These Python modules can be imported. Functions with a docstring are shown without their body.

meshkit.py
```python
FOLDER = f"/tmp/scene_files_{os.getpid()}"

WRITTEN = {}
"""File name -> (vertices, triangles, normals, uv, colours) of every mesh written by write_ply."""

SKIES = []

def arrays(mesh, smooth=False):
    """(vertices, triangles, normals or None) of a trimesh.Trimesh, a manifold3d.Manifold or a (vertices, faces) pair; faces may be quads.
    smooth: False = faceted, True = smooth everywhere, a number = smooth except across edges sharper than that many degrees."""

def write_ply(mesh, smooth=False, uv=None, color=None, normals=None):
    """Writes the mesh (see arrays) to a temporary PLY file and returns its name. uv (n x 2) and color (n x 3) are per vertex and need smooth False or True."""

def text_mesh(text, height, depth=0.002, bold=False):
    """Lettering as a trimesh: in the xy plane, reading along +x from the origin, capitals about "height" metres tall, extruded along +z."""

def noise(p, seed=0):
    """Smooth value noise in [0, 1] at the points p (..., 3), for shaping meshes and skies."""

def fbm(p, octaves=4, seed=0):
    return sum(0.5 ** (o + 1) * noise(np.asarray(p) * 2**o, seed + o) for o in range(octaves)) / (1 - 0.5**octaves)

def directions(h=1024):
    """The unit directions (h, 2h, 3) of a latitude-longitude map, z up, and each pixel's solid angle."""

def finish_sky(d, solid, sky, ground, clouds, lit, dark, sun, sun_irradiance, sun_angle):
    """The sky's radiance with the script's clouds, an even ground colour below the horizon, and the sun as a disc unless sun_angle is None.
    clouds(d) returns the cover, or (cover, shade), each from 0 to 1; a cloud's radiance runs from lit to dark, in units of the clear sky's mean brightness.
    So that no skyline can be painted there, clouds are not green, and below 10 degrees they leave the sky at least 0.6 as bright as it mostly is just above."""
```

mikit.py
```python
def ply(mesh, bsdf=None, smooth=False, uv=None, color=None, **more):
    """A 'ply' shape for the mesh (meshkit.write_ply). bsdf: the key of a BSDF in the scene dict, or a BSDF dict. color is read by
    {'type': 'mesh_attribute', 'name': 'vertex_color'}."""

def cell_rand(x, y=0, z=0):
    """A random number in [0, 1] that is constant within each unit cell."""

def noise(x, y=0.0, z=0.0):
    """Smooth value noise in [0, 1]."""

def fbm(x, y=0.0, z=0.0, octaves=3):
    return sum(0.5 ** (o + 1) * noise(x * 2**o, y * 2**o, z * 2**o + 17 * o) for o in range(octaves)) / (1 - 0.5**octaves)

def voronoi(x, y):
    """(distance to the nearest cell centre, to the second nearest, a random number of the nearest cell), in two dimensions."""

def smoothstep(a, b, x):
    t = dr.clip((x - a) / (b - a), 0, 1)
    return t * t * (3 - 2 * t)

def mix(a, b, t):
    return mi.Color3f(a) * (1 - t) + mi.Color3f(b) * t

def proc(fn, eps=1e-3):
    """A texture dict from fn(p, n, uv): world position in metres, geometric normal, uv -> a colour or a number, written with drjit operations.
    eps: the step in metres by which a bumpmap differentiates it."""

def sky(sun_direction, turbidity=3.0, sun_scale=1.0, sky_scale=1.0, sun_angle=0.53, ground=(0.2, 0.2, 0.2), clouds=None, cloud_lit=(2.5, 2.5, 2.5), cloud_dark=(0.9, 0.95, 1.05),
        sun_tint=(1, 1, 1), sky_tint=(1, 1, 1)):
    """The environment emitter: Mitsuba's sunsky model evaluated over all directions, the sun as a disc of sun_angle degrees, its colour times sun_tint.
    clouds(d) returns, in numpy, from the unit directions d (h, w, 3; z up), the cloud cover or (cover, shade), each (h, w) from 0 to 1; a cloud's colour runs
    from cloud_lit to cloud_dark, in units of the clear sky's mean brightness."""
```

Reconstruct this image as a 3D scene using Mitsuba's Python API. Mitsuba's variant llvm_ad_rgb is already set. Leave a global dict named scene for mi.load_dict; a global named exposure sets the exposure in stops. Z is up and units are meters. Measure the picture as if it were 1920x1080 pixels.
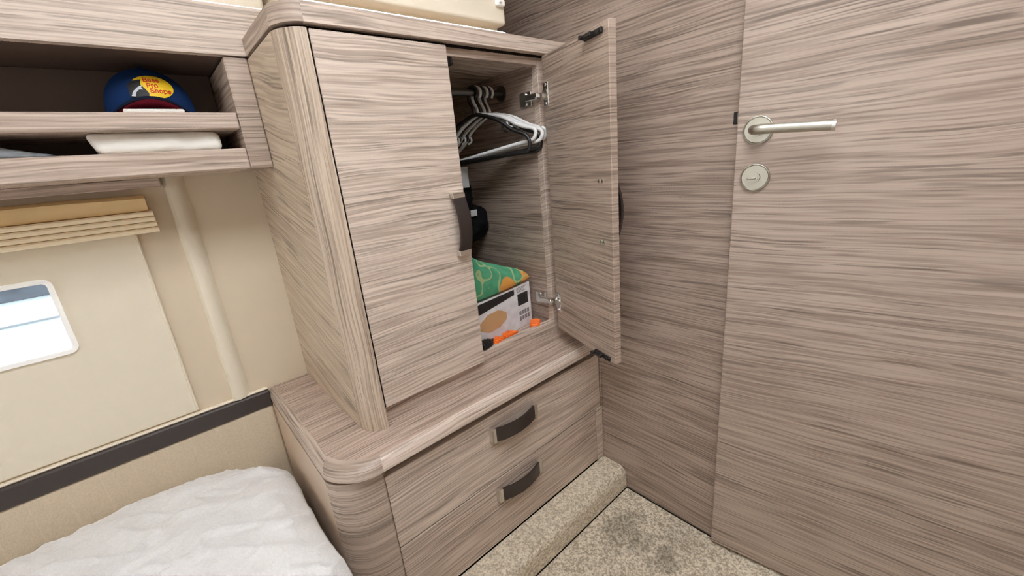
import math, numpy as np, trimesh, mitsuba as mi, mikit, meshkit, drjit as dr
from shapely.geometry import Polygon, box as sbox, Point
from mikit import noise, fbm, voronoi, smoothstep, mix, proc

scene, labels = {}, {}
T = mi.ScalarTransform4f
rng = np.random.default_rng(7)

# ------------------------------------------------------------------ camera, sky, lights, exposure
EYE = np.array([0.0, 0.0, 1.05])
scene['camera'] = {'type': 'perspective', 'fov_axis': 'x', 'fov': 102.313, 'near_clip': 0.02, 'far_clip': 200.0,
                   'to_world': T().look_at(origin=EYE.tolist(), target=(EYE + [0.61846385, 0.73010101, -0.29061139]).tolist(),
                                           up=[0.25960454, 0.15922561, 0.95249813])}
scene['daylight'] = mikit.sky((0.35, -0.55, 0.75), turbidity=3.0, sun_scale=1.0, sky_scale=40.0, ground=(0.3, 0.3, 0.28), sky_tint=(1.12, 1.0, 0.86))
exposure = 0.0
ROOF_POWER = (11.2, 11.7, 12.4)       # daylight through the frosted rooflight
SIDE_POWER = (1.9, 2.0, 2.15)          # glow of the added, unseen window that lights the right wall
STRIP_POWER = (2.2, 2.1, 1.9)         # thin lit strips on top of the cornices

# ------------------------------------------------------------------ materials
def lin(r, g, b):
    c = np.array([r, g, b]) / 255.0
    return np.where(c <= 0.04045, c / 12.92, ((c + 0.055) / 1.055) ** 2.4).tolist()

def rgb(c): return {'type': 'rgb', 'value': c}

def prin(key, color, rough=0.5, metal=0.0, spec=0.5, **kw):
    scene[key] = {'type': 'twosided', 'bsdf': {'type': 'principled', 'base_color': color if isinstance(color, dict) else rgb(color),
                  'roughness': rough, 'metallic': metal, 'specular': spec, **kw}}
    return key

W_LIGHT, W_DARK = lin(180, 163, 149), lin(142, 125, 112)

def wood(key, along, across, seed=0.0, light=W_LIGHT, dark=W_DARK, rough=0.42, scale=1.0):
    al, ac = [float(v) for v in along], [float(v) for v in across]
    def fn(p, n, uv):
        a = p.x * al[0] + p.y * al[1] + p.z * al[2] + seed
        b = p.x * ac[0] + p.y * ac[1] + p.z * ac[2] + seed * 0.37
        bb = b + 0.022 * (fbm(a * 2.4, b * 5.0, seed) - 0.5) + 0.006 * (noise(a * 9.0, b * 30.0, seed) - 0.5)
        n1 = noise(a * 9.0, bb * 380.0 * scale)
        n2 = noise(a * 19.0 + 9.0, bb * 760.0 * scale)
        n3 = fbm(a * 1.6 + 4.0, bb * 42.0)
        t = 0.46 * n1 + 0.31 * n2 + 0.23 * n3
        c = mix(dark, light, smoothstep(0.20, 0.72, t))
        pore = smoothstep(0.58, 0.80, noise(a * 11.0 + 3.0, bb * 470.0 * scale)) * smoothstep(0.35, 0.65, noise(a * 4.0, bb * 60.0))
        pale = smoothstep(0.70, 0.9, noise(a * 8.0 + 30.0, bb * 420.0 * scale))
        return c * (1 - 0.36 * pore) * (1 + 0.08 * pale)
    return prin(key, proc(fn), rough=rough, spec=0.45)

A_DOOR, A_OPEN = math.radians(8.95), math.radians(71.5)
D_DOOR = np.array([math.sin(A_DOOR), -math.cos(A_DOOR), 0]); N_DOOR = np.array([-math.cos(A_DOOR), -math.sin(A_DOOR), 0])
D_OPEN = np.array([-math.cos(A_OPEN), -math.sin(A_OPEN), 0]); N_OPEN = np.array([-math.sin(A_OPEN), math.cos(A_OPEN), 0])
wood('wood_x', (1, 0, 0), (0, 0.35, 1), 0.0, light=lin(203, 187, 173), dark=lin(164, 147, 133))
wood('wood_x2', (1, 0, 0), (0, 0.35, 1), 3.3, light=lin(194, 177, 163), dark=lin(154, 136, 123))
wood('wood_top', (1, 0, 0), (0, 1, 0.3), 5.1, light=lin(180, 160, 146), dark=lin(138, 119, 105))
wood('wood_y', (0, 1, 0), (0.35, 0, 1), 7.7, light=lin(166, 148, 135), dark=lin(124, 107, 95))
wood('wood_side', (0, 0.95, 0.30), (0, -0.25, 1), 2.9, light=lin(188, 172, 152), dark=lin(164, 147, 129), scale=0.8)
wood('wood_post', (0, 0.10, 1), (0.85, -0.85, 0), 6.2, light=lin(188, 171, 152), dark=lin(150, 132, 115))
wood('wood_open', D_OPEN, (0, 0, 1), 9.4, light=lin(170, 152, 138), dark=lin(132, 115, 102))
wood('wood_door', D_DOOR, (0, 0, 1), 11.9, light=lin(172, 155, 142), dark=lin(137, 120, 108), rough=0.33, scale=0.9)
wood('wood_corner', (0.6, -0.8, 0), (0, 0, 1), 13.1)
wood('wood_edge_y', (0, 0.98, 0.1), (1, 0, 1), 1.7, scale=0.8)
prin('wood_inside_shaded', lin(88, 74, 66), 0.55, spec=0.3)  # same wood darkened; shade of the shelf cavity put into its colour
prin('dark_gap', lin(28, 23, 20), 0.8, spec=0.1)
prin('side_laminate', lin(186, 166, 146), 0.4, spec=0.4)
prin('cream_plastic', lin(222, 212, 192), 0.45, spec=0.4)
prin('cream_wall', lin(204, 190, 167), 0.6, spec=0.3)
prin('cream_light', lin(219, 210, 190), 0.4, spec=0.4)
prin('white_rim', lin(245, 245, 240), 0.35)
prin('ceiling_white', lin(225, 220, 208), 0.7)
prin('dark_rail', lin(56, 48, 45), 0.4)
prin('chrome', lin(222, 220, 214), 0.3, metal=1.0)
prin('satin_steel', lin(190, 187, 175), 0.42, metal=1.0)
prin('dark_handle', lin(44, 35, 33), 0.38)
prin('black_plastic', lin(22, 20, 20), 0.4)
prin('black_cloth', lin(16, 16, 18), 0.9, spec=0.1)
prin('white_plastic', lin(214, 214, 212), 0.35)
prin('grey_tag', lin(172, 174, 176), 0.6)
prin('dark_steel', lin(110, 108, 104), 0.35, metal=1.0)
prin('orange_plastic', lin(226, 106, 34), 0.4)
prin('white_cloth', lin(226, 224, 216), 0.9, spec=0.15)
prin('grey_cloth', proc(lambda p, n, uv: mix(lin(70, 76, 82), lin(140, 146, 150), smoothstep(0.35, 0.65, fbm(p.x * 30, p.y * 30, p.z * 30)))), 0.9, spec=0.1)
prin('card_white', proc(lambda p, n, uv: mix(lin(196, 194, 196), lin(220, 219, 219), noise(p.x * 60, p.y * 60, p.z * 60))), 0.5)
prin('card_tan', lin(188, 148, 106), 0.8)
prin('print_black', lin(26, 25, 27), 0.5)
prin('print_grey', lin(120, 118, 120), 0.5)
prin('cap_blue', lin(20, 44, 84), 0.85, spec=0.1)
prin('cap_navy', lin(20, 24, 40), 0.85, spec=0.1)
prin('cap_maroon', lin(112, 26, 44), 0.85, spec=0.1)
prin('logo_yellow', lin(236, 196, 30), 0.6)
prin('logo_red', lin(196, 44, 30), 0.6)
prin('logo_black', lin(14, 14, 16), 0.6)
prin('logo_silver', lin(190, 196, 200), 0.6)

def sheet_fn(p, n, uv):
    w = noise(p.x * 420.0, p.y * 420.0, p.z * 420.0)
    return mix(lin(208, 207, 205), lin(220, 219, 217), w)
prin('sheet_cotton', proc(sheet_fn), 0.9, spec=0.15)

def pad_fn(p, n, uv):
    rib = noise(p.x * 900.0, p.z * 900.0)
    line = smoothstep(0.46, 0.5, dr.abs(p.x * 18.0 - dr.floor(p.x * 18.0) - 0.5))
    return mix(lin(192, 177, 154), lin(210, 195, 172), rib) * (1 + 0.05 * line)
prin('pad_fabric', proc(pad_fn), 0.9, spec=0.1)

def carpet_fn(p, n, uv):
    f = noise(p.x * 300.0, p.y * 300.0, p.z * 300.0)
    g = fbm(p.x * 150.0, p.y * 150.0, p.z * 150.0)
    c = mix(lin(156, 143, 123), lin(222, 210, 188), smoothstep(0.2, 0.8, 0.5 * f + 0.5 * g))
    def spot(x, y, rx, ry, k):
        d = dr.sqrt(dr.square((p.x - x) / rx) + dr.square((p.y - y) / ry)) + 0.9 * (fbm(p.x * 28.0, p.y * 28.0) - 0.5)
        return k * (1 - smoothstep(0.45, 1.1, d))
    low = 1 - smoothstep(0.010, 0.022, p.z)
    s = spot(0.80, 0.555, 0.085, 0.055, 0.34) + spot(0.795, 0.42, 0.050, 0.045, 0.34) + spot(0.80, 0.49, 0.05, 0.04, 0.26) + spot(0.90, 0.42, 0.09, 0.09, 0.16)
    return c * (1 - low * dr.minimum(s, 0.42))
scene['carpet'] = {'type': 'twosided', 'bsdf': {'type': 'bumpmap', 'scale': 0.004, 'arbitrary': proc(lambda p, n, uv: noise(p.x * 260.0, p.y * 260.0, p.z * 260.0), eps=5e-4),
                   'bsdf': {'type': 'principled', 'base_color': proc(carpet_fn), 'roughness': 0.95, 'specular': 0.1}}}

def pillow_fn(p, n, uv):
    u, v = p.x - 0.3 * p.y, p.z * 1.2 + p.y * 0.6
    g = mix(lin(52, 128, 92), lin(96, 164, 126), fbm(p.x * 30.0, p.y * 30.0, p.z * 30.0))
    w = fbm(u * 11.0 + 2.0, v * 11.0, octaves=2)
    w2 = fbm(u * 13.0 + 40.0, v * 9.0 + 7.0, octaves=2)
    orange = smoothstep(0.60, 0.63, w)
    line = 1 - smoothstep(0.006, 0.016, dr.abs(w2 - 0.47))
    line2 = 1 - smoothstep(0.006, 0.014, dr.abs(w2 - 0.56))
    c = mix(g, lin(206, 146, 74), orange)
    return mix(c, lin(168, 178, 128), dr.maximum(line, line2) * 0.75)
prin('pillow_print', proc(pillow_fn), 0.85, spec=0.15)

def blind_fn(p, n, uv):
    return mix(lin(206, 176, 128), lin(226, 200, 152), fbm(p.x * 4.0, p.z * 40.0))
prin('blind_cloth', proc(blind_fn), 0.85, spec=0.1)
prin('blind_pleat', lin(244, 230, 200), 0.85, spec=0.1)
scene['glass'] = {'type': 'thindielectric', 'int_ior': 1.5}
prin('van_white', lin(238, 240, 240), 0.3)
prin('van_band', proc(lambda p, n, uv: mix(lin(62, 66, 72), lin(112, 118, 124), fbm(p.x * 9.0, p.z * 26.0))), 0.3)
prin('van_seam', lin(150, 150, 148), 0.5)
prin('asphalt', lin(130, 126, 118), 0.9)

# ------------------------------------------------------------------ mesh helpers
def cat(ms): return trimesh.util.concatenate(ms)

def rbox(x0, x1, y0, y1, z0, z1, r=0.002):
    """A box with chamfered edges."""
    r = min(r, 0.45 * min(x1 - x0, y1 - y0, z1 - z0))
    p = []
    for x, sx in ((x0, 1), (x1, -1)):
        for y, sy in ((y0, 1), (y1, -1)):
            for z, sz in ((z0, 1), (z1, -1)):
                p += [(x, y + sy * r, z + sz * r), (x + sx * r, y, z + sz * r), (x + sx * r, y + sy * r, z)]
    return trimesh.convex.convex_hull(np.array(p))

def rsoft(x0, x1, y0, y1, z0, z1, r, n=8):
    """A box with round edges."""
    s = trimesh.creation.icosphere(3, 1.0).vertices
    p = []
    for x in (x0 + r, x1 - r):
        for y in (y0 + r, y1 - r):
            for z in (z0 + r, z1 - r):
                p.append(s * r + [x, y, z])
    return trimesh.convex.convex_hull(np.vstack(p))

def prism(pts, z0, z1):
    m = trimesh.creation.extrude_polygon(pts if isinstance(pts, Polygon) else Polygon(pts), z1 - z0, engine='earcut')
    m.apply_translation([0, 0, z0]); return m

def plate_xz(poly, y0, y1):
    """A polygon in x, z, thick from y0 to y1."""
    m = trimesh.creation.extrude_polygon(poly, y1 - y0, engine='earcut')
    v = m.vertices; m.vertices = np.stack([v[:, 0], y1 - v[:, 2], v[:, 1]], 1); return m

def tube(path, r, n=12, closed=False, flat=1.0):
    P = np.asarray(path, float); k = len(P)
    t = np.roll(P, -1, 0) - np.roll(P, 1, 0)
    if not closed: t[0], t[-1] = P[1] - P[0], P[-1] - P[-2]
    t /= np.linalg.norm(t, axis=1, keepdims=True)
    u = np.cross(t[0], [0.31, 0.2, 0.93]); u /= np.linalg.norm(u)
    ang = np.arange(n) * 2 * np.pi / n
    rings = []
    for i in range(k):
        u = u - t[i] * (u @ t[i]); u /= np.linalg.norm(u); w = np.cross(t[i], u)
        rr = r[i] if np.ndim(r) else r
        rings.append(P[i] + rr * (np.cos(ang)[:, None] * u + flat * np.sin(ang)[:, None] * w))
    v = np.vstack(rings); f = []
    for i in range(k if closed else k - 1):
        a, b = i * n, ((i + 1) % k) * n
        for j in range(n):
            q = (j + 1) % n
            f += [(a + j, b + j, b + q), (a + j, b + q, a + q)]
    if not closed:
        c0, c1 = len(v), len(v) + 1
        v = np.vstack([v, P[0], P[-1]])
        for j in range(n):
            q = (j + 1) % n
            f += [(c0, j, q), (c1, (k - 1) * n + q, (k - 1) * n + j)]
    m = trimesh.Trimesh(v, np.array(f), process=False)
    if m.volume < 0: m.invert()
    return m

def spline(pts, n=8, closed=False):
    from scipy.interpolate import CubicSpline
    P = np.asarray(pts, float)
    if closed: P = np.vstack([P, P[:1]])
    s = np.r_[0, np.cumsum(np.sqrt(np.linalg.norm(np.diff(P, axis=0), axis=1)))]
    c = CubicSpline(s, P, bc_type='periodic' if closed else 'natural')
    q = np.linspace(0, s[-1], n * (len(P) - 1) + 1)
    return c(q[:-1] if closed else q)

def frame(m, o, a, b):
    """Local x -> a, local y -> b, local z -> up, origin o."""
    m = m.copy(); v = m.vertices
    m.vertices = np.asarray(o) + v[:, :1] * a + v[:, 1:2] * b + v[:, 2:3] * np.array([0, 0, 1.0])
    if np.linalg.det(np.stack([a, b, [0, 0, 1]])) < 0: m.invert()
    return m

def cyl(p0, p1, r, n=32):
    return trimesh.creation.cylinder(radius=r, segment=[p0, p1], sections=n)

def disc_rounded(r, h, bev=0.001, n=48):
    return trimesh.creation.revolve([(0, 0), (r, 0), (r, h - bev), (r - bev, h), (0, h)], sections=n)

def add(key, mesh, bsdf, smooth=30, label=None, category=None, group=None, kind=None, **more):
    base, i = key, 0
    while key in scene: i += 1; key = f'{base}_{i:03d}'
    scene[key] = mikit.ply(mesh, bsdf, smooth=smooth, **more)
    tag(key, label, category, group, kind); return key

def tag(key, label=None, category=None, group=None, kind=None):
    d = {k: v for k, v in dict(label=label, category=category, group=group, kind=kind).items() if v}
    if d: labels[key] = d
    return key

def emitter(c): return {'emitter': {'type': 'area', 'radiance': rgb(list(c))}}

# ------------------------------------------------------------------ room shell
XR, YW, ZC = 0.949, 1.235, 1.95
X0, Y0 = -1.35, -1.05
add('floor', rbox(X0, 1.12, Y0, YW + 0.05, -0.05, 0.0), 'carpet', kind='structure', label='beige carpeted floor with darker worn patches')
roof_open = (-0.42, 0.55, -0.42, 0.36)
rect = lambda a, b, c, d: sbox(a, c, b, d)
ceil = rect(X0, 1.12, Y0, YW + 0.05).difference(rect(*roof_open))
add('ceiling', prism(ceil, ZC, ZC + 0.04), 'ceiling_white', kind='structure')
WX0, WX1, WZ0, WZ1 = -0.66, -0.176, 0.757, 0.908      # clear pane in the window wall
hole = rect(WX0, WX1, WZ0, WZ1).buffer(-0.012).buffer(0.012)
wall = rect(X0, 1.12, -0.05, ZC + 0.04).difference(rect(WX0 - 0.02, WX1 + 0.02, WZ0 - 0.02, WZ1 + 0.02))
add('wall_back', plate_xz(wall, YW, YW + 0.05), 'cream_wall', kind='structure', label='cream wall with the window beside the wardrobe')
added_win2 = (-0.35, 0.75, 0.78, 1.48)                      # y and z of an unseen window, added to light the right side
wl = rect(Y0 - 0.04, YW + 0.05, -0.05, ZC + 0.04).difference(rect(*added_win2))
def yz(m):
    """From the x, z plane to the y, z plane of the left wall."""
    v = m.vertices.copy(); m.vertices = np.stack([v[:, 1], v[:, 0], v[:, 2]], 1); m.invert(); return m
add('wall_left', yz(plate_xz(wl, X0 - 0.04, X0)), 'wood_y', kind='structure')
add('wall_front', rbox(X0, 1.12, Y0 - 0.04, Y0, -0.05, ZC + 0.04), 'wood_x2', kind='structure')
add('wall_right', rbox(XR, 1.08, 0.358, YW, 0.0, ZC, 0.003), 'wood_y', kind='structure', label='wood-grain partition wall between the wardrobe and the door')
add('wall_right_corridor', rbox(1.08, 1.12, Y0, YW + 0.05, -0.05, ZC + 0.04), 'wood_y', kind='structure')
add('wall_right__strike_plate', rbox(XR - 0.0015, XR + 0.03, 0.356, 0.370, 1.082, 1.106, 0.001), 'black_plastic')

# rooflight, and an unseen glowing window added as side light
a, b, c, d = roof_open
fr = rect(a - 0.03, b + 0.03, c - 0.03, d + 0.03).difference(rect(a + 0.01, b - 0.01, c + 0.01, d - 0.01))
add('rooflight__frame', prism(fr, ZC - 0.02, ZC + 0.045), 'white_rim')
tag('rooflight', 'white framed rooflight with frosted pane in the ceiling', 'rooflight')
pane = trimesh.Trimesh([(a, c, 0), (b, c, 0), (b, d, 0), (a, d, 0)], [(0, 2, 1), (0, 3, 2)], process=False); pane.apply_translation([0, 0, ZC + 0.03])
add('rooflight__diffuser', pane, 'white_rim', smooth=False, **emitter(ROOF_POWER))
a, b, c, d = added_win2
fr = rect(a - 0.04, b + 0.04, c - 0.04, d + 0.04).difference(rect(a + 0.01, b - 0.01, c + 0.01, d - 0.01))
add('added_window_2', yz(plate_xz(fr, X0 - 0.045, X0 + 0.02)), 'cream_plastic', kind='structure')
bl = trimesh.Trimesh([(X0 - 0.02, a, c), (X0 - 0.02, b, c), (X0 - 0.02, b, d), (X0 - 0.02, a, d)], [(0, 1, 2), (0, 2, 3)], process=False)
add('added_window_2__blind', bl, 'blind_pleat', smooth=False, **emitter(SIDE_POWER))  # glowing panel, added for light from the left

# ------------------------------------------------------------------ window wall details
surround = rect(-1.0, -0.022, 0.53, 0.985).difference(hole)
add('window_1', plate_xz(surround, YW - 0.006, YW), 'cream_light', smooth=False, kind='structure', label='cream window surround with a small clear pane')
rim = hole.buffer(0.005).difference(hole.buffer(-0.004))
add('window_1__seal', plate_xz(rim, YW - 0.012, YW + 0.03), 'white_rim', smooth=False, label='white rim around the clear pane')
gp = plate_xz(hole.buffer(-0.002), YW + 0.02, YW + 0.0201)
gm = trimesh.Trimesh([(WX0, YW + 0.02, WZ0), (WX1, YW + 0.02, WZ0), (WX1, YW + 0.02, WZ1), (WX0, YW + 0.02, WZ1)], [(0, 1, 2), (0, 2, 3)], process=False)
add('window_1__pane', gm, 'glass', smooth=False)
add('window_1__edge_bead', rbox(-0.0265, -0.0205, YW - 0.009, YW, 0.53, 0.975, 0.002), 'cream_light')

# pleated blind gathered at the top of the window
blind = 'window_blind'
prof = [(YW - 0.004, 1.068), (YW - 0.030, 1.066), (YW - 0.040, 1.050), (YW - 0.036, 1.030), (YW - 0.030, 1.022), (YW - 0.004, 1.020)]
xs = np.linspace(-1.0, 0.012, 90)
v = []
for x in xs:
    w = 0.004 * (meshkit.noise(np.array([[x * 7, 0, 0.5]]))[0] - 0.5)
    for (y, z) in prof: v.append((x, y + w * (1 if y < YW - 0.02 else 0), z + 2 * w * (z > 1.03) - 0.012 * max(0, meshkit.noise(np.array([[x * 4 + 9, 3, 0]]))[0] - 0.62) * (z > 1.06) * 4))
v = np.array(v); k = len(prof); f = []
for i in range(len(xs) - 1):
    for j in range(k):
        q = (j + 1) % k
        f += [(i * k + j, i * k + q, (i + 1) * k + q), (i * k + j, (i + 1) * k + q, (i + 1) * k + j)]
for j in range(1, k - 1): f += [(0, j + 1, j), ((len(xs) - 1) * k, (len(xs) - 1) * k + j, (len(xs) - 1) * k + j + 1)]
m = trimesh.Trimesh(v, f, process=False)
if m.volume < 0: m.invert()
add(blind + '__roll', m, 'blind_cloth', smooth=40, label='tan gathered top of the blind')
tag(blind, 'cream pleated blind gathered under the lower shelf at the window', 'blind')
for i in range(4):
    z1 = 1.021 - 0.0115 * i; dx = 0.0004 * i
    pl = Polygon([(YW - 0.012, z1), (YW - 0.036, z1 - 0.0005), (YW - 0.0395, z1 - 0.0035), (YW - 0.0385, z1 - 0.0085), (YW - 0.036, z1 - 0.0108), (YW - 0.012, z1 - 0.0115)])
    m = trimesh.creation.extrude_polygon(pl, 1.018 + dx, engine='earcut'); vv = m.vertices
    m.vertices = np.stack([vv[:, 2] - 1.0, vv[:, 0], vv[:, 1]], 1)
    if m.volume < 0: m.invert()
    add(blind + '__pleat', m, 'blind_pleat', smooth=False)

# upright trim on the wall, dark rail, padded lower wall
m = prism([(0.050, YW), (0.052, YW - 0.012), (0.057, YW - 0.017), (0.066, YW - 0.018), (0.078, YW - 0.015), (0.087, YW - 0.008), (0.091, YW)], 0.521, 1.088)
add('trim_1', m, 'cream_light', smooth=35, kind='structure', label='rounded cream upright trim on the wall beside the wardrobe')
add('trim_2', rbox(X0, 0.1315, YW - 0.022, YW, 0.474, 0.519, 0.003), 'dark_rail', kind='structure', label='dark brown rail along the wall above the bed')
add('trim_2__sill_bead', rbox(X0, 0.1315, YW - 0.012, YW, 0.519, 0.525, 0.002), 'cream_plastic')
add('wall_padding', rbox(X0, 0.1305, YW - 0.018, YW, 0.10, 0.4735, 0.004), 'pad_fabric',
    label='beige fabric wall padding under the dark rail behind the bed', category='wall padding')

# ------------------------------------------------------------------ shelf unit over the window
SY = 1.03
sh = 'wall_shelf'
tag(sh, 'wood-grain two-tier open shelf over the window, left of the wardrobe', 'shelf')
add(sh + '__fascia', plate_xz(Polygon([(X0, 1.300), (0.2362, 1.300), (0.2362, 1.3318), (0.300, 1.3318), (0.300, 1.388), (X0, 1.388)]), SY, SY + 0.018), 'wood_x', smooth=False, label='deep front board over the opening')
add(sh + '__valance', rbox(X0, 0.046, 1.188, YW, 1.069, 1.0878, 0.001), 'wood_x2', label='narrow board under the lower shelf')
add(sh + '__top_panel', rbox(X0, 0.2365, SY + 0.018, YW, 1.300, 1.315, 0.001), 'wood_inside_shaded')
add(sh + '__shelf', rbox(X0, 0.193, SY, YW, 1.165, 1.196, 0.002), 'wood_x2')
add(sh + '__shelf', rbox(X0, 0.1935, SY, YW, 1.088, 1.128, 0.002), 'wood_x2')
add(sh + '__end_post', rbox(0.1945, 0.2362, SY, YW, 1.0875, 1.2965, 0.002), 'wood_corner', label='upright end board against the wardrobe')
add(sh + '__back_panel', rbox(X0, 0.193, YW - 0.012, YW, 1.128, 1.300, 0.001), 'wood_inside_shaded')
add(sh + '__light_strip', rbox(X0, 0.299, SY + 0.002, SY + 0.006, 1.388, 1.3905, 0.0005), 'white_rim', label='thin lit strip on the front board', **emitter([c * 0.35 for c in STRIP_POWER]))
lk = 'overhead_locker'
add(lk + '__body', rsoft(X0, 0.300, SY + 0.030, YW, 1.392, ZC, 0.008), 'cream_plastic')
tag(lk, 'cream overhead locker above the open shelf at the left', 'locker')

# ------------------------------------------------------------------ lower cabinet with drawers
FY = 0.7245
cb = 'drawer_cabinet'
tag(cb, 'low wood-grain cabinet with two drawers under the wardrobe', 'cabinet')
corner = [(0.131, 0.785), (0.1335, 0.774), (0.143, 0.757), (0.160, 0.740), (0.178, 0.731), (0.198, 0.7265), (0.2235, FY)]
add(cb + '__side_panel', prism([(0.131, 0.785), (0.147, 0.785), (0.147, YW), (0.131, YW)], 0.0, 0.479), 'side_laminate', label='smooth tan side panel')
inner = [(x + 0.013, y + 0.012) for x, y in corner]
add(cb + '__corner_panel', prism(corner + inner[::-1], 0.0, 0.479), 'wood_corner', smooth=40, label='curved corner panel')
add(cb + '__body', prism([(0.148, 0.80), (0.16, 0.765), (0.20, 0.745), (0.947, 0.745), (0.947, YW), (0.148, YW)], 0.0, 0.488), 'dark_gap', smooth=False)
dr_w = ((0.2280, 0.938, 0.2742, 0.4605), (0.2280, 0.914, 0.079, 0.2712))
def bow_handle(cx, half, hw, vertical, o, a, b):
    """(plate, caps): a bowed strip whose ends stand on two metal feet; local x along, y out of the front, z across."""
    t = np.linspace(-1, 1, 25); path = [(cx_, y_) for cx_, y_ in zip(t * half, 0.013 + 0.017 * (1 - t ** 2))]
    outer = path; innr = [(x, y - 0.006) for x, y in path][::-1]
    p = trimesh.creation.extrude_polygon(Polygon(outer + innr), 2 * hw, engine='earcut')
    v = p.vertices.copy(); p.vertices = np.stack([v[:, 0], v[:, 1], v[:, 2] - hw], 1)
    caps = []
    for g in (-1, 1):
        a0, a1 = sorted((g * (half - 0.0075), g * (half + 0.0025))); b0, b1 = sorted((g * (half + 0.0020), g * (half + 0.0045)))
        caps.append(cat([rbox(a0, a1, 0.0045, 0.0165, -hw - 0.0008, hw + 0.0008, 0.001), rbox(b0, b1, 0, 0.0155, -hw - 0.0008, hw + 0.0008, 0.001)]))
    out = []
    for mm in [p] + caps:
        v = mm.vertices.copy()
        if vertical: v = np.stack([v[:, 2], v[:, 1], v[:, 0]], 1)
        mm.vertices = np.asarray(o) + v[:, :1] * a + v[:, 1:2] * b + v[:, 2:3] * np.array([0, 0, 1.0])
        if mm.volume < 0: mm.invert()
        out.append(mm)
    return out
AX, OUT = np.array([1.0, 0, 0]), np.array([0, -1.0, 0])
for i, (x0, x1, z0, z1) in enumerate(dr_w):
    k = add(cb + '__drawer', rbox(x0, x1, FY, FY + 0.018, z0, z1, 0.0012), 'wood_x' if i == 0 else 'wood_x2')
    p, c0, c1 = bow_handle(0, 0.0735, 0.0185, False, (0.572, FY, (0.412, 0.231)[i]), AX, OUT)
    add(k + '__handle', p, 'dark_handle', smooth=35, label='dark brown bowed handle')
    for q in (c0, c1): add(k + '__handle_cap', q, 'chrome')
add(cb + '__filler_strip', rbox(0.9165, 0.9475, FY - 0.001, FY + 0.018, 0.076, 0.2705, 0.001), 'wood_x')
add(cb + '__filler_strip', rbox(0.9405, 0.9485, FY - 0.003, FY + 0.018, 0.2725, 0.478, 0.001), 'wood_y')

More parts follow.
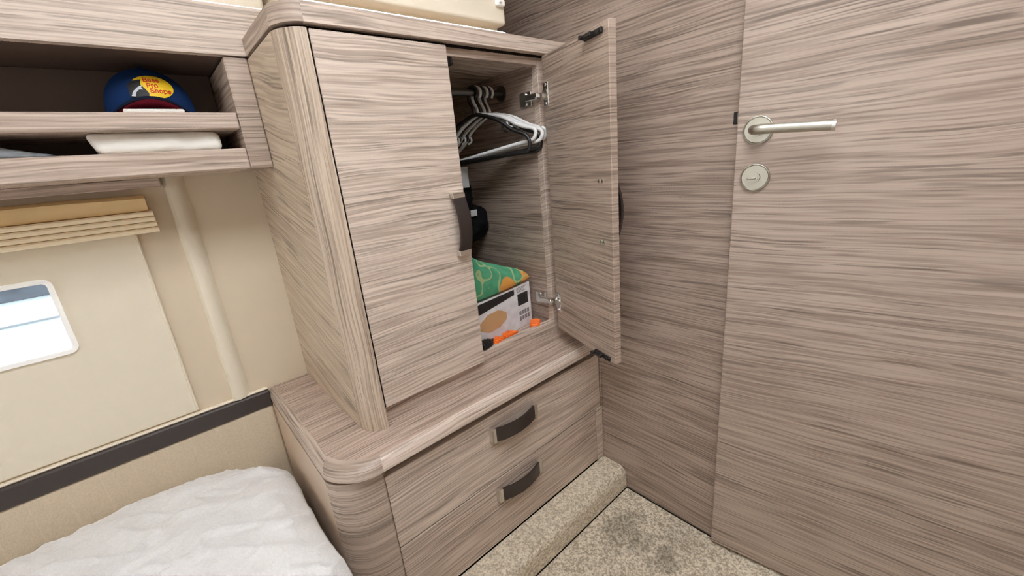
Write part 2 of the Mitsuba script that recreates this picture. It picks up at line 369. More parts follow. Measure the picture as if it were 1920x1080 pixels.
add(cb + '__joint', rbox(0.2232, 0.2284, FY + 0.0035, FY + 0.017, 0.079, 0.4605, 0.0003), 'dark_gap', label='dark strip painting the shade in the gap beside the drawers')  # strips fill the drawer gaps, their dark colour standing in for shade
add(cb + '__joint', rbox(0.2284, 0.914, FY + 0.003, FY + 0.017, 0.2708, 0.2746, 0.0003), 'dark_gap', label='dark strip painting the shade in the gap between the drawers')
# worktop with bevelled edge bands
wt = 'worktop'
tag(wt, 'wood-grain worktop with rounded front edge between the wardrobe and the drawers', 'worktop')
path = np.array([(0.1302, YW - 0.001), (0.1302, 0.781), (0.1335, 0.766), (0.143, 0.748), (0.160, 0.728), (0.175, 0.7165), (0.190, 0.7095), (0.205, 0.7065), (0.222, 0.706), (0.9485, 0.706)])
topin = np.array([(0.1475, YW - 0.001), (0.1500, 0.806), (0.1535, 0.793), (0.162, 0.774), (0.176, 0.754), (0.188, 0.743), (0.200, 0.734), (0.212, 0.727), (0.226, 0.7225), (0.9485, 0.7225)])
Z0W, Z1W = 0.489, 0.518
prof = [(0.0, 0.0), (0.0, 0.28), (0.10, 0.55), (0.35, 0.82), (0.70, 0.96), (1.0, 1.0)]
def band(i0, i1):
    rows = []
    for s, h in prof: rows.append(np.column_stack([path[i0:i1 + 1] * (1 - s) + topin[i0:i1 + 1] * s, np.full(i1 - i0 + 1, Z0W + h * (Z1W - Z0W))]))
    rows.append(np.column_stack([topin[i0:i1 + 1], np.full(i1 - i0 + 1, Z0W)]))
    n = i1 - i0 + 1; v = np.vstack(rows); f = []; R = len(rows)
    for r in range(R):
        for j in range(n - 1):
            A, B = r * n, ((r + 1) % R) * n
            f += [(A + j, A + j + 1, B + j + 1), (A + j, B + j + 1, B + j)]
    for j in (0, n - 1):
        idx = [r * n + j for r in range(R)]
        for q in range(1, R - 1): f.append((idx[0], idx[q], idx[q + 1]) if j == 0 else (idx[0], idx[q + 1], idx[q]))
    m = trimesh.Trimesh(v, f, process=False)
    if m.volume < 0: m.invert()
    return m
add(wt + '__edge_band', band(0, 1), 'wood_edge_y', smooth=50)
add(wt + '__edge_band', band(1, 8), 'wood_corner', smooth=50)
add(wt + '__edge_band', band(8, 9), 'wood_x', smooth=50)
add(wt + '__top', prism([tuple(p) for p in topin] + [(0.9485, YW - 0.001)], Z0W, Z1W - 0.0004), 'wood_top', smooth=False)

# carpeted step
m = Polygon([(0.0, 0.0), (0.0, 0.048)] + [(0.026 - 0.026 * math.cos(t), 0.049 + 0.026 * math.sin(t)) for t in np.linspace(0, math.pi / 2, 10)] + [(0.0885, 0.075), (0.0885, 0.0)])
st = trimesh.creation.extrude_polygon(m, 0.947 - 0.15, engine='earcut'); v = st.vertices
st.vertices = np.stack([0.15 + v[:, 2], 0.635 + v[:, 0], v[:, 1] + 0.0005], 1)
if st.volume < 0: st.invert()
st = prism([(0.132, 0.722), (0.15, 0.70), (0.20, 0.66)], 0, 0.01) if False else st
add('carpet_step', st, 'carpet', smooth=30, label='beige carpeted step along the foot of the drawer cabinet', category='step')
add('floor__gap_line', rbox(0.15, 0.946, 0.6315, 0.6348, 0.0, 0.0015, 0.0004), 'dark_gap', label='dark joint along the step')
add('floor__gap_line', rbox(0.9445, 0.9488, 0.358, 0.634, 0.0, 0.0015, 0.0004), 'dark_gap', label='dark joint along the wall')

# ------------------------------------------------------------------ wardrobe
wd = 'wardrobe'
tag(wd, 'tall wood-grain wardrobe with one door standing open, on the worktop', 'wardrobe')
Z0, Z1 = 0.518, 1.2945
DY = 0.7935                                   # front of the doors
add(wd + '__side_panel', prism([(0.2372, 0.842), (0.2572, 0.842), (0.2572, YW - 0.001), (0.2372, YW - 0.001)], Z0, Z1), 'wood_side', label='left side panel')
post = [(0.2372, 0.842), (0.2385, 0.832), (0.2435, 0.8195), (0.2515, 0.808), (0.261, 0.7995), (0.270, 0.795), (0.2815, DY), (0.2815, 0.812), (0.262, 0.842)]
add(wd + '__corner_post', prism(post, Z0, Z1), 'wood_post', smooth=40, label='rounded corner post')
add(wd + '__rail', rbox(0.2815, 0.9475, DY + 0.0165, DY + 0.036, Z0, 0.583, 0.001), 'wood_x2', label='bottom rail')
add(wd + '__rail', rbox(0.2815, 0.8385, DY + 0.0165, DY + 0.036, 1.2775, Z1 + 0.004, 0.001), 'wood_x2', label='top rail')
add(wd + '__inner_side', rbox(0.8385, 0.9475, DY + 0.0362, YW - 0.012, Z0, Z1 + 0.004, 0.001), 'wood_y', label='right inner side')
add(wd + '__filler', rbox(0.8388, 0.9475, DY + 0.0165, DY + 0.036, 0.5832, Z1 + 0.004, 0.001), 'wood_x2')
add(wd + '__back_panel', rbox(0.2575, 0.9475, YW - 0.012, YW - 0.001, Z0, Z1, 0.0005), 'wood_x')
add(wd + '__floor_panel', rbox(0.2575, 0.838, DY + 0.036, YW - 0.012, Z0, 0.567, 0.0005), 'wood_top')
add(wd + '__top_panel', rbox(0.2575, 0.838, DY + 0.036, YW - 0.012, 1.284, Z1 + 0.004, 0.0005), 'wood_x2')
# cornice
cpath = np.array([(0.2365, YW - 0.001), (0.2365, 0.834), (0.2395, 0.822), (0.2475, 0.806), (0.259, 0.794), (0.268, 0.789), (0.277, 0.787), (0.9485, 0.787)])
def cornice(i0, i1):
    p = cpath[i0:i1 + 1]
    inn = np.array([(0.28, YW - 0.001), (0.28, 0.85), (0.281, 0.845), (0.282, 0.841), (0.284, 0.838), (0.285, 0.836), (0.287, 0.835), (0.9485, 0.835)])[i0:i1 + 1]
    m = prism([tuple(q) for q in p] + [tuple(q) for q in inn[::-1]], 1.3005, 1.331)
    return m
for (i0, i1, mat) in ((0, 1, 'wood_edge_y'), (1, 6, 'wood_corner'), (6, 7, 'wood_x')):
    add(wd + '__cornice', cornice(i0, i1), mat, smooth=40)
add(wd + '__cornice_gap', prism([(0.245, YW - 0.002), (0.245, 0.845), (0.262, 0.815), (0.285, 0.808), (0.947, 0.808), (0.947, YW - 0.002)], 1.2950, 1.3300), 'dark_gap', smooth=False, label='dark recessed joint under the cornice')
add(wd + '__light_strip', rbox(0.275, 0.722, 0.7885, 0.7925, 1.331, 1.3335, 0.0005), 'white_rim', label='thin lit strip on the cornice', **emitter(STRIP_POWER))
# closed door
cd = add(wd + '__door', rbox(0.2850, 0.5565, DY, DY + 0.016, 0.5665, 1.2935, 0.0012), 'wood_x')
labels[cd] = {'label': 'closed left door'}
p, c0, c1 = bow_handle(0, 0.066, 0.0155, True, (0.531, DY, 0.926), AX, OUT)
add(cd + '__handle', p, 'dark_handle', smooth=35, label='dark brown bowed handle')
for q in (c0, c1): add(cd + '__handle_cap', q, 'chrome')
add(wd + '__joint', rbox(0.2812, 0.2853, DY + 0.0035, DY + 0.016, 0.5665, 1.2935, 0.0003), 'dark_gap', label='dark strip painting the shade in the gap beside the closed door')  # dark filler in the door gap, painted as its shade
# open door, in its own frame: x from the hinge, y out of its inner face, z up
HINGE = np.array([0.8375, DY, 0.0])
L = lambda m: frame(m, HINGE, D_OPEN, N_OPEN)
od = add(wd + '__door', L(rbox(0.003, 0.2795, -0.0175, 0.0, 0.5645, 1.2935, 0.0012)), 'wood_open')
labels[od] = {'label': 'right door standing open'}
p, c0, c1 = bow_handle(0, 0.066, 0.0155, True, HINGE + D_OPEN * 0.241 - N_OPEN * 0.0175 + np.array([0, 0, 0.926]), D_OPEN, -N_OPEN)
add(od + '__handle', p, 'dark_handle', smooth=35)
for q in (c0, c1): add(od + '__handle_cap', q, 'chrome')
for z in (0.994, 0.859):
    for s in (0.2345, 0.2475):
        add(od + '__handle_screw', L(cat([cyl((s, 0, z), (s, 0.0022, z), 0.0032, 20), rbox(s - 0.0022, s + 0.0022, 0.002, 0.003, z - 0.0004, z + 0.0004, 0.0002)])), 'chrome')
for z, flip in ((1.279, 1), (0.5705, 1)):
    m = cat([rbox(0.200, 0.262, 0, 0.006, z - 0.0055, z + 0.0055, 0.0015), rbox(0.204, 0.236, 0.004, 0.014, z - 0.0045, z + 0.0045, 0.002), cyl((0.2055, 0.006, z), (0.2055, 0.019, z), 0.0045, 20), cyl((0.254, 0.004, z), (0.254, 0.009, z), 0.004, 20)])
    add(od + '__catch', L(m), 'black_plastic', label='black catch')
for z in (1.205, 0.650):
    m = cat([rbox(0.006, 0.030, 0.0, 0.003, z - 0.028, z + 0.028, 0.001), L.__call__(rbox(0, 0.001, 0, 0.001, 0, 0.001)) if False else cyl((0.017, 0.0, z), (0.017, 0.006, z), 0.013, 28),
             cyl((0.017, 0.002, z + 0.022), (0.017, 0.005, z + 0.022), 0.004, 16), cyl((0.017, 0.002, z - 0.022), (0.017, 0.005, z - 0.022), 0.004, 16)])
    arm = rsoft(0.820, 0.8365, DY + 0.006, DY + 0.052, z - 0.008, z + 0.008, 0.003)
    base = rbox(0.833, 0.8386, DY + 0.040, DY + 0.085, z - 0.018, z + 0.018, 0.0015)
    sc = [cyl((0.829, DY + 0.062, z + dz), (0.834, DY + 0.062, z + dz), 0.005, 18) for dz in (-0.011, 0.011)]
    link = rbox(0.815, 0.836, DY + 0.002, DY + 0.012, z - 0.006, z + 0.006, 0.002)
    add(od + '__hinge', cat([L(m), arm, base, link] + sc), 'chrome', label='chrome hinge')
# catch block under the top rail and hanging rail
add(wd + '__catch_block', cat([rbox(0.560, 0.584, DY + 0.020, DY + 0.045, 1.262, 1.2775, 0.002), rbox(0.564, 0.568, DY + 0.016, DY + 0.022, 1.264, 1.275, 0.001), rbox(0.575, 0.579, DY + 0.016, DY + 0.022, 1.264, 1.275, 0.001)]), 'black_plastic', label='black catch block under the top rail')
RY, RZ = 0.955, 1.2355
add(wd + '__hanging_rail', cat([cyl((0.2575, RY, RZ), (0.838, RY, RZ), 0.009, 28), cyl((0.834, RY, RZ), (0.8384, RY, RZ), 0.02, 28)]), 'dark_steel', label='metal hanging rail')

# ------------------------------------------------------------------ hangers
def hanger(cx, cy, dirx, diry, tilt, half=0.158, r=0.0050, drop=0.082, hook=0.0135):
    """Hook over the rail, two arms, round shoulders and a bottom bar; ONE tube loop plus the hook."""
    a = np.array([dirx, diry]); a /= np.linalg.norm(a)
    neck = -0.055
    loop = [(0, 0), (0.03, -0.008), (0.07, -0.026), (half * 0.72, -0.056), (half * 0.93, -0.072), (half, -drop), (half * 0.95, -drop - 0.017), (half * 0.80, -drop - 0.020), (0.05, -drop - 0.019), (0, -drop - 0.019)]
    loop = loop + [(-u, w) for u, w in loop[-2:0:-1]]
    ct, stt = math.cos(tilt), math.sin(tilt)
    def place(pts):
        P = []
        for u, w in pts:
            uu, ww = u * ct - w * stt, u * stt + w * ct
            P.append((cx + a[0] * uu, cy + a[1] * uu, RZ + neck + ww))
        return np.array(P)
    body = tube(place(spline(loop, 6, True)), r, 10, True)
    hk = [(0, 0), (0.0, 0.022)] + [(0.011 * math.sin(t) * 1.0 + 0.0, 0.0) for t in ()]
    arc = [(-0.0 + (hook) * math.cos(t), -neck + hook * math.sin(t)) for t in np.linspace(-0.9, math.pi * 1.02, 14)]
    stem = [(0.0, 0.0), (-0.004, 0.018), (-0.012, 0.036)]
    hookpts = np.array([(u, w) for u, w in stem + arc[::-1]])
    P = []
    for u, w in hookpts: P.append((cx + a[0] * u, cy + a[1] * u, RZ + neck + w))
    sp = spline(P, 4)
    hm = tube(sp, r * 0.95, 10)
    nub = []
    for sgn in (-1, 1):
        u0 = place([(sgn * half * 0.52, -0.040), (sgn * half * 0.52, -0.050), (sgn * half * 0.60, -0.056)])
        nub.append(tube(spline(u0, 4), r * 0.6, 8))
    return cat([body, hm] + nub)
wh = [(0.790, 0.945, 0.052, -0.138, 0.15, 0.153), (0.772, 0.955, 0.050, -0.138, 0.13, 0.158), (0.748, 0.955, 0.060, -0.130, 0.16, 0.150)]
wl = ['white plastic hanger nearest the open door on the rail', 'white plastic hanger in the middle of the white ones', 'white plastic hanger furthest left of the white ones']
for (cx, cy, dx, dy, tl, hf), lb in zip(wh, wl):
    add('clothes_hanger', hanger(cx, 0.955, dx, dy, tl, hf), 'white_plastic', smooth=40, label=lb, category='hanger', group='white hangers on the rail')
bhs = [(0.781, 0.05, -0.138, 0.06, 0.150), (0.760, 0.062, -0.130, 0.10, 0.155), (0.736, 0.055, -0.130, 0.05, 0.150)]
bll = ['black plastic hanger between the two rightmost white hangers', 'black plastic hanger behind the middle white hanger', 'black plastic hanger left of all the white hangers']
for (cx, dx, dy, tl, hf), lb in zip(bhs, bll):
    add('clothes_hanger', hanger(cx, 0.955, dx, dy, tl, hf, drop=0.095), 'black_plastic', smooth=40, label=lb, category='hanger', group='black hangers on the rail')

# ------------------------------------------------------------------ things inside the wardrobe
def lump(center, radii, amp, freq, seed, sub=4, power=1.0):
    s = trimesh.creation.icosphere(sub); v = s.vertices
    if power != 1.0: v = np.sign(v) * np.abs(v) ** power
    d = 1 + amp * (meshkit.fbm(s.vertices * freq + seed, 3, seed) - 0.5)
    s.vertices = v * d[:, None] * np.array(radii) + np.array(center); return s
bag = lump((0.735, 1.125, 0.872), (0.125, 0.085, 0.074), 0.35, 2.2, 3)
neck = lump((0.708, 1.115, 0.955), (0.088, 0.080, 0.10), 0.3, 2.0, 5)
add('black_bag__body', cat([bag, neck]), 'black_cloth', smooth=True)
tag('black_bag', 'black soft bag with pale grey tags behind the closed wardrobe door', 'bag')
add('black_bag__tag', rbox(0.722, 0.748, 1.033, 1.035, 0.990, 1.050, 0.0006), 'grey_tag', label='pale grey tag')
add('black_bag__tag', rbox(0.742, 0.766, 1.035, 1.037, 0.903, 0.922, 0.0006), 'grey_tag', label='pale grey tag')
# cardboard box, turned by 8 degrees; local x along its front, y into depth
BA = math.radians(8.3); BX, BYv = np.array([math.cos(BA), math.sin(BA), 0]), np.array([-math.sin(BA), math.cos(BA), 0])
BO = np.array([0.598, 0.853, 0.567])
B = lambda m: frame(m, BO, BX, BYv)
add('cardboard_box__body', B(rbox(-0.05, 0.226, 0.0, 0.22, 0.0, 0.133, 0.0015)), 'card_white')
tag('cardboard_box', 'white printed cardboard box on the wardrobe floor under the green cushion', 'box')
def on_box(u0, u1, v0, v1, t=0.0006): return rbox(u0, u1, -t, 0.0, v0, v1, 0.0002)
def oct_plate(u0, u1, v0, v1, t):
    cu, cv = 0.3 * (u1 - u0), 0.3 * (v1 - v0)
    return plate_xz(Polygon([(u0 + cu, v0), (u1 - cu, v0), (u1, v0 + cv), (u1, v1 - cv), (u1 - cu, v1), (u0 + cu, v1), (u0, v1 - cv), (u0, v0 + cv)]), -t, 0.0)
add('cardboard_box__picture', B(on_box(0.164, 0.212, 0.072, 0.108)), 'print_black', label='dark printed picture')
add('cardboard_box__hand_hole', B(oct_plate(0.0, 0.108, 0.038, 0.090, 0.0012)), 'card_tan', smooth=False, label='tan octagonal cardboard cut-out')
add('cardboard_box__black_band', B(plate_xz(Polygon([(-0.045, 0.095), (0.150, 0.112), (0.150, 0.128), (-0.045, 0.128)]), -0.0006, 0.0)), 'print_black', smooth=False, label='black band under the cushion')  # plain black wedge on the box front below the cushion
tx = [rbox(0.160 + 0.001 * i, 0.160 + 0.045 - 0.004 * (i % 3), -0.0006, 0, 0.128 - 0.0042 * i - 0.0018, 0.128 - 0.0042 * i, 0.0001) for i in range(4)]
add('cardboard_box__text_lines', B(cat(tx)), 'print_grey', smooth=False, kind='stuff')
ic = []
for r in range(2):
    for c in range(4):
        u, vv = 0.166 + c * 0.0125, 0.054 - r * 0.017
        ic.append(on_box(u, u + 0.0095, vv - 0.013, vv))
        add('cardboard_box__icon', B(ic[-1]), 'print_grey', smooth=False)
# cushion lying on the box
n = 40
uu, vv = np.meshgrid(np.linspace(-1, 1, n), np.linspace(-1, 1, n))
edge = (np.clip(1 - np.abs(uu) ** 4, 0, 1) * np.clip(1 - np.abs(vv) ** 4, 0, 1)) ** 0.42
bx, by = 0.097 + 0.135 * uu * (1 - 0.05 * vv ** 2), 0.090 + 0.100 * vv * (1 - 0.05 * uu ** 2)
lift = 0.060 * np.clip(-uu * 0.8 + 0.35, 0, 1) + 0.105 * (vv * 0.5 + 0.5) * (1 - uu) / 2
wr = 0.010 * (meshkit.fbm(np.stack([uu * 2.2, vv * 2.2, 0 * uu], -1), 3, 4) - 0.5)
top = 0.150 + lift + 0.030 * edge + wr * edge
bot = 0.1345 + lift * 0.5 * (vv > -2) * np.clip(vv * 0.5 + 0.5, 0, 1) + 0.012 * (1 - edge)
top = np.maximum(top, bot); rim_ = edge < 1e-6; mid = (top + bot) / 2
top[rim_] = mid[rim_]; bot[rim_] = mid[rim_]
V = np.vstack([np.stack([bx, by, top], -1).reshape(-1, 3), np.stack([bx, by, bot], -1).reshape(-1, 3)]); F = []
for i in range(n - 1):
    for j in range(n - 1):
        q = i * n + j
        F += [(q, q + 1, q + n + 1), (q, q + n + 1, q + n), (q + n * n, q + n * n + n + 1, q + n * n + 1), (q + n * n, q + n * n + n, q + n * n + n + 1)]
m = trimesh.Trimesh(V, F, process=False); m.merge_vertices()
add('green_cushion', B(m), 'pillow_print', smooth=True, label='green cushion with orange and cream leaf print on top of the cardboard box', category='cushion')
# orange plugs and a black plug in front of the box
def plug(c, ang, s=1.0):
    body = rsoft(-0.022 * s, 0.022 * s, -0.011 * s, 0.011 * s, 0.0, 0.019 * s, 0.005 * s)
    grip = [rsoft(-0.016 * s + i * 0.010 * s, -0.010 * s + i * 0.010 * s, -0.013 * s, 0.013 * s, 0.002, 0.021 * s, 0.002 * s) for i in range(3)]
    tail = tube(spline([(0.02 * s, 0, 0.009 * s), (0.032 * s, 0.002, 0.008 * s), (0.042 * s, 0.008 * s, 0.005 * s)], 5), 0.004 * s, 10)
    m = cat([body] + grip + [tail]); m.apply_transform(trimesh.transformations.rotation_matrix(ang, [0, 0, 1])); m.apply_translation(c); return m
for c, an, s, lb in (((0.640, 0.838, 0.5675), 0.25, 1.05, 'orange plastic plug beside the black plug, left of the others'), ((0.690, 0.846, 0.5675), 0.1, 1.0, 'orange plastic plug in the middle of the three'), ((0.792, 0.842, 0.5675), 0.7, 1.15, 'orange plastic plug at the right by the wardrobe side')):
    add('orange_plug', plug(c, an, s), 'orange_plastic', smooth=40, label=lb, category='plug', group='orange plugs in front of the box')
add('black_plug', plug((0.592, 0.826, 0.5835), 0.3, 0.95), 'black_plastic', smooth=40, label='black plastic plug at the edge of the closed door', category='plug')
add('white_cable', tube(spline([(0.60, 0.838, 0.572), (0.66, 0.834, 0.5705), (0.72, 0.834, 0.5705), (0.77, 0.836, 0.5705), (0.80, 0.836, 0.5705)], 8), 0.003, 10), 'white_plastic', smooth=True, label='thin white cable running between the orange plugs', category='cable')

# ------------------------------------------------------------------ things on the wall shelf
CX, CY, CZ = 0.070, 1.150, 1.204
cap = 'baseball_cap'
tag(cap, 'blue baseball cap with yellow oval logo on the upper shelf', 'cap')
s = trimesh.creation.icosphere(4); v = s.vertices.copy()
v[:, 2] = np.where(v[:, 2] < 0, v[:, 2] * 0.06, v[:, 2])
RX, RYc, RZc = 0.071, 0.070, 0.086
v2 = np.stack([v[:, 0] * RX, v[:, 1] * RYc, np.sign(v[:, 2]) * np.abs(v[:, 2]) ** 0.82 * RZc], 1)
s.vertices = v2 + [CX, CY, CZ + 0.001]
add(cap + '__crown', s, 'cap_blue', smooth=True)
add(cap + '__button', trimesh.creation.icosphere(2, 0.006).apply_translation([CX, CY, CZ + RZc]), 'cap_blue', smooth=True)
nu, nv = 33, 9
U, Vv = np.meshgrid(np.linspace(-1, 1, nu), np.linspace(0, 1, nv))
bxx = CX - 0.004 + U * (0.066 - 0.004 * Vv)
byy = CY - RYc * np.sqrt(np.clip(1 - (U * 0.92) ** 2, 0, 1)) - Vv * 0.046 * (1 - 0.45 * U ** 2) + 0.004
bzz = 1.199 + 0.013 * (1 - U ** 2) + Vv * 0.010 * (1 - U ** 2)
V = np.vstack([np.stack([bxx, byy, bzz + 0.0022], -1).reshape(-1, 3), np.stack([bxx, byy, bzz - 0.0022], -1).reshape(-1, 3)]); F = []
N = nu * nv
for i in range(nv - 1):
    for j in range(nu - 1):
        q = i * nu + j
        F += [(q, q + nu + 1, q + 1), (q, q + nu, q + nu + 1), (q + N, q + N + 1, q + N + nu + 1), (q + N, q + N + nu + 1, q + N + nu)]
ring = [j for j in range(nu)] + [i * nu + nu - 1 for i in range(1, nv)] + [(nv - 1) * nu + j for j in range(nu - 2, -1, -1)] + [i * nu for i in range(nv - 2, 0, -1)]
for q, w in zip(ring, ring[1:] + ring[:1]): F += [(q, w, w + N), (q, w + N, q + N)]
m = trimesh.Trimesh(V, F, process=False)
if m.volume < 0: m.invert()
add(cap + '__brim', m, 'cap_navy', smooth=40, label='curved brim with maroon underside')
m2 = trimesh.Trimesh(np.stack([CX + (bxx - CX) * 0.97, byy + 0.001, bzz - 0.0029], -1).reshape(-1, 3), [t for i in range(nv - 1) for j in range(nu - 1) for t in ((i * nu + j, i * nu + j + 1, i * nu + j + nu + 1), (i * nu + j, i * nu + j + nu + 1, i * nu + j + nu))], process=False)
add(cap + '__brim__underside', m2, 'cap_maroon', smooth=True, label='maroon underside')
def on_cap(m, off):
    """Wraps a flat mesh (x right, y up, in metres, around the logo's centre) on the front of the crown."""
    m = m.copy(); v = m.vertices
    for _ in range(2): m = m.subdivide() if len(m.faces) < 3000 else m
    v = m.vertices; x = v[:, 0] + 0.007; zz = 0.043 + v[:, 1]
    h = np.clip(zz / RZc, 0.02, 0.98) ** (1 / 0.82)
    q = np.sqrt(np.clip(1 - h ** 2 - (x / RX) ** 2, 0.01, 1))
    nn = np.stack([x / RX ** 2, -q / RYc, h / RZc], 1); nn /= np.linalg.norm(nn, axis=1, keepdims=True)
    m.vertices = np.stack([CX + x, CY - q * RYc, CZ + 0.001 + zz], 1) + nn * (off + v[:, 2])[:, None]
    return m
def oval(rx, ry, t): return trimesh.creation.extrude_polygon(Point(0, 0).buffer(1, 24), t, engine='earcut').apply_scale([rx, ry, 1])
add(cap + '__logo', on_cap(trimesh.creation.extrude_polygon(Polygon([(0.034 * math.cos(t), 0.0235 * math.sin(t)) for t in np.linspace(0, 2 * math.pi, 60)[:-1]]).segmentize(0.004), 0.0004, engine='triangle') if False else trimesh.Trimesh(np.vstack([[(0, 0, 0)]] + [[(0.0315 * r * math.cos(t), 0.0215 * r * math.sin(t), 0) for t in np.linspace(0, 2 * math.pi, 49)[:-1]] for r in (0.25, 0.5, 0.75, 1.0)]),
    [(0, 1 + j, 1 + (j + 1) % 48) for j in range(48)] + [t for r in range(3) for j in range(48) for t in ((1 + r * 48 + j, 1 + (r + 1) * 48 + j, 1 + (r + 1) * 48 + (j + 1) % 48), (1 + r * 48 + j, 1 + (r + 1) * 48 + (j + 1) % 48, 1 + r * 48 + (j + 1) % 48))], process=False), 0.0012), 'logo_yellow', smooth=True, label='yellow oval logo')
for i, (word, x, y) in enumerate((('Bass', -0.012, 0.0085), ('Pro', -0.009, -0.0015), ('Shops', -0.006, -0.0112))):
    tm = meshkit.text_mesh(word, 0.0078, 0.0004, bold=True); tm.apply_translation([x, y, 0])
    add(cap + '__logo__lettering', on_cap(tm, 0.0018), 'logo_red', smooth=False, label=f'red lettering {word}')
pat = trimesh.creation.extrude_polygon(Polygon([(-0.036, -0.019), (-0.036, 0.004), (-0.027, 0.011), (-0.014, 0.013), (-0.017, 0.004), (-0.012, -0.004), (-0.008, -0.012), (-0.010, -0.020)]).segmentize(0.003), 0.0003, engine='earcut')
add(cap + '__logo__fish_panel', on_cap(pat, 0.0014), 'logo_black', smooth=False, label='black leaping fish shape')
fish = trimesh.creation.extrude_polygon(Polygon([(-0.034, -0.017), (-0.029, -0.008), (-0.021, -0.001), (-0.013, 0.003), (-0.017, -0.002), (-0.015, -0.006), (-0.021, -0.006), (-0.026, -0.011), (-0.028, -0.018)]).segmentize(0.003), 0.0003, engine='earcut')
add(cap + '__logo__fish', on_cap(fish, 0.0019), 'logo_silver', smooth=False, label='silver fish belly')

def fold(x0, x1, y0, y1, z0, z1, r, amp, seed, shear=0.0):
    m = rsoft(x0, x1, y0, y1, z0, z1, r)
    for _ in range(20):
        if m.edges_unique_length.max() < 0.012: break
        m = m.subdivide_to_size(0.012)
    v = m.vertices; nrm = m.vertex_normals
    d = amp * (meshkit.fbm(v * 28 + seed, 3, seed) - 0.5)
    v = v + nrm * d[:, None]; v[:, 2] = np.maximum(v[:, 2], z0)
    v[:, 0] += shear * (z1 - v[:, 2]) * (v[:, 0] < (x0 + x1) / 2)
    m.vertices = v; return m
add('white_cloth_under_cap', fold(0.022, 0.112, 1.046, 1.20, 1.1962, 1.2042, 0.0036, 0.002, 11), 'white_cloth', smooth=True, label='white folded cloth under the baseball cap', category='cloth')
add('white_towel', fold(-0.042, 0.158, 1.052, 1.20, 1.1282, 1.1645, 0.011, 0.008, 21, 0.35), 'white_cloth', smooth=True, label='white folded towel on the lower shelf', category='towel')
m = fold(-0.42, -0.085, 1.06, 1.20, 1.1282, 1.158, 0.012, 0.02, 31)
v = m.vertices; v[:, 2] = 1.1282 + (v[:, 2] - 1.1282) * np.clip((-0.075 - v[:, 0]) / 0.10, 0.25, 1); m.vertices = v
add('grey_garment', m, 'grey_cloth', smooth=True, label='crumpled grey garment on the lower shelf, left of the towel', category='garment')

# ------------------------------------------------------------------ locker above the wardrobe
l2 = 'overhead_locker_001'
tag(l2, 'cream overhead locker with a white latch above the wardrobe', 'locker')
add(l2 + '__body', rsoft(0.312, 0.742, 0.806, YW - 0.002, 1.354, ZC - 0.002, 0.007), 'cream_plastic')
add(l2 + '__base', rbox(0.316, 0.738, 0.834, YW - 0.002, 1.3305, 1.356, 0.001), 'cream_light')
add(l2 + '__latch', cat([rsoft(0.712, 0.736, 0.797, 0.807, 1.389, 1.402, 0.003), rsoft(0.716, 0.724, 0.793, 0.80, 1.394, 1.412, 0.002)]), 'white_rim', label='white latch')

# ------------------------------------------------------------------ room door
DO = np.array([0.9247, 0.3533, 0.0])
Dm = lambda m: frame(m, DO, D_DOOR, -N_DOOR)     # local x along the door, y into its thickness (negative = room side)
add('door_1', Dm(rbox(0.0, 0.76, 0.0, 0.032, 0.0105, 1.93, 0.0015)), 'wood_door', kind='structure', label='wood-grain room door with a steel lever handle')
def rosette(s, z):
    m = trimesh.creation.revolve([(0, 0), (0.0262, 0), (0.0264, 0.0045), (0.0258, 0.0062), (0.0246, 0.0066), (0.0236, 0.0058), (0.0230, 0.0046), (0, 0.0046)], sections=56)
    v = m.vertices.copy(); m.vertices = np.stack([v[:, 0] + s, -v[:, 2], v[:, 1] + z], 1)
    if m.volume < 0: m.invert()
    return m
add('door_1__rosette', Dm(rosette(0.038, 1.066)), 'satin_steel', smooth=35, label='round steel rosette behind the lever')
lev = spline([(0.036, -0.005, 1.0665), (0.036, -0.030, 1.0665), (0.0375, -0.043, 1.0665), (0.046, -0.0505, 1.0663), (0.060, -0.051, 1.0660), (0.100, -0.051, 1.0640), (0.158, -0.051, 1.0605)], 8)
add('door_1__lever', Dm(cat([tube(lev, 0.0088, 24), cyl((0.036, -0.005, 1.0665), (0.036, -0.012, 1.0665), 0.0125, 32)])), 'satin_steel', smooth=40, label='steel lever handle')
add('door_1__lever__end_cap', Dm(cyl((0.1555, -0.051, 1.06065), (0.1605, -0.051, 1.06035), 0.0092, 28)), 'chrome', smooth=40)
add('door_1__lock_rosette', Dm(rosette(0.0385, 0.977)), 'satin_steel', smooth=35, label='round steel lock rosette')
add('door_1__lock_rosette__turn', Dm(cat([cyl((0.0385, -0.005, 0.977), (0.0385, -0.011, 0.977), 0.0095, 28), rsoft(0.0270, 0.0420, -0.018, -0.008, 0.9735, 0.9785, 0.002), cyl((0.0385, -0.010, 0.977), (0.0385, -0.014, 0.977), 0.0070, 24)])), 'satin_steel', smooth=35, label='small thumb turn')
add('door_1__latch', Dm(rbox(-0.0035, 0.001, 0.010, 0.022, 1.085, 1.103, 0.001)), 'dark_steel', label='latch bolt')

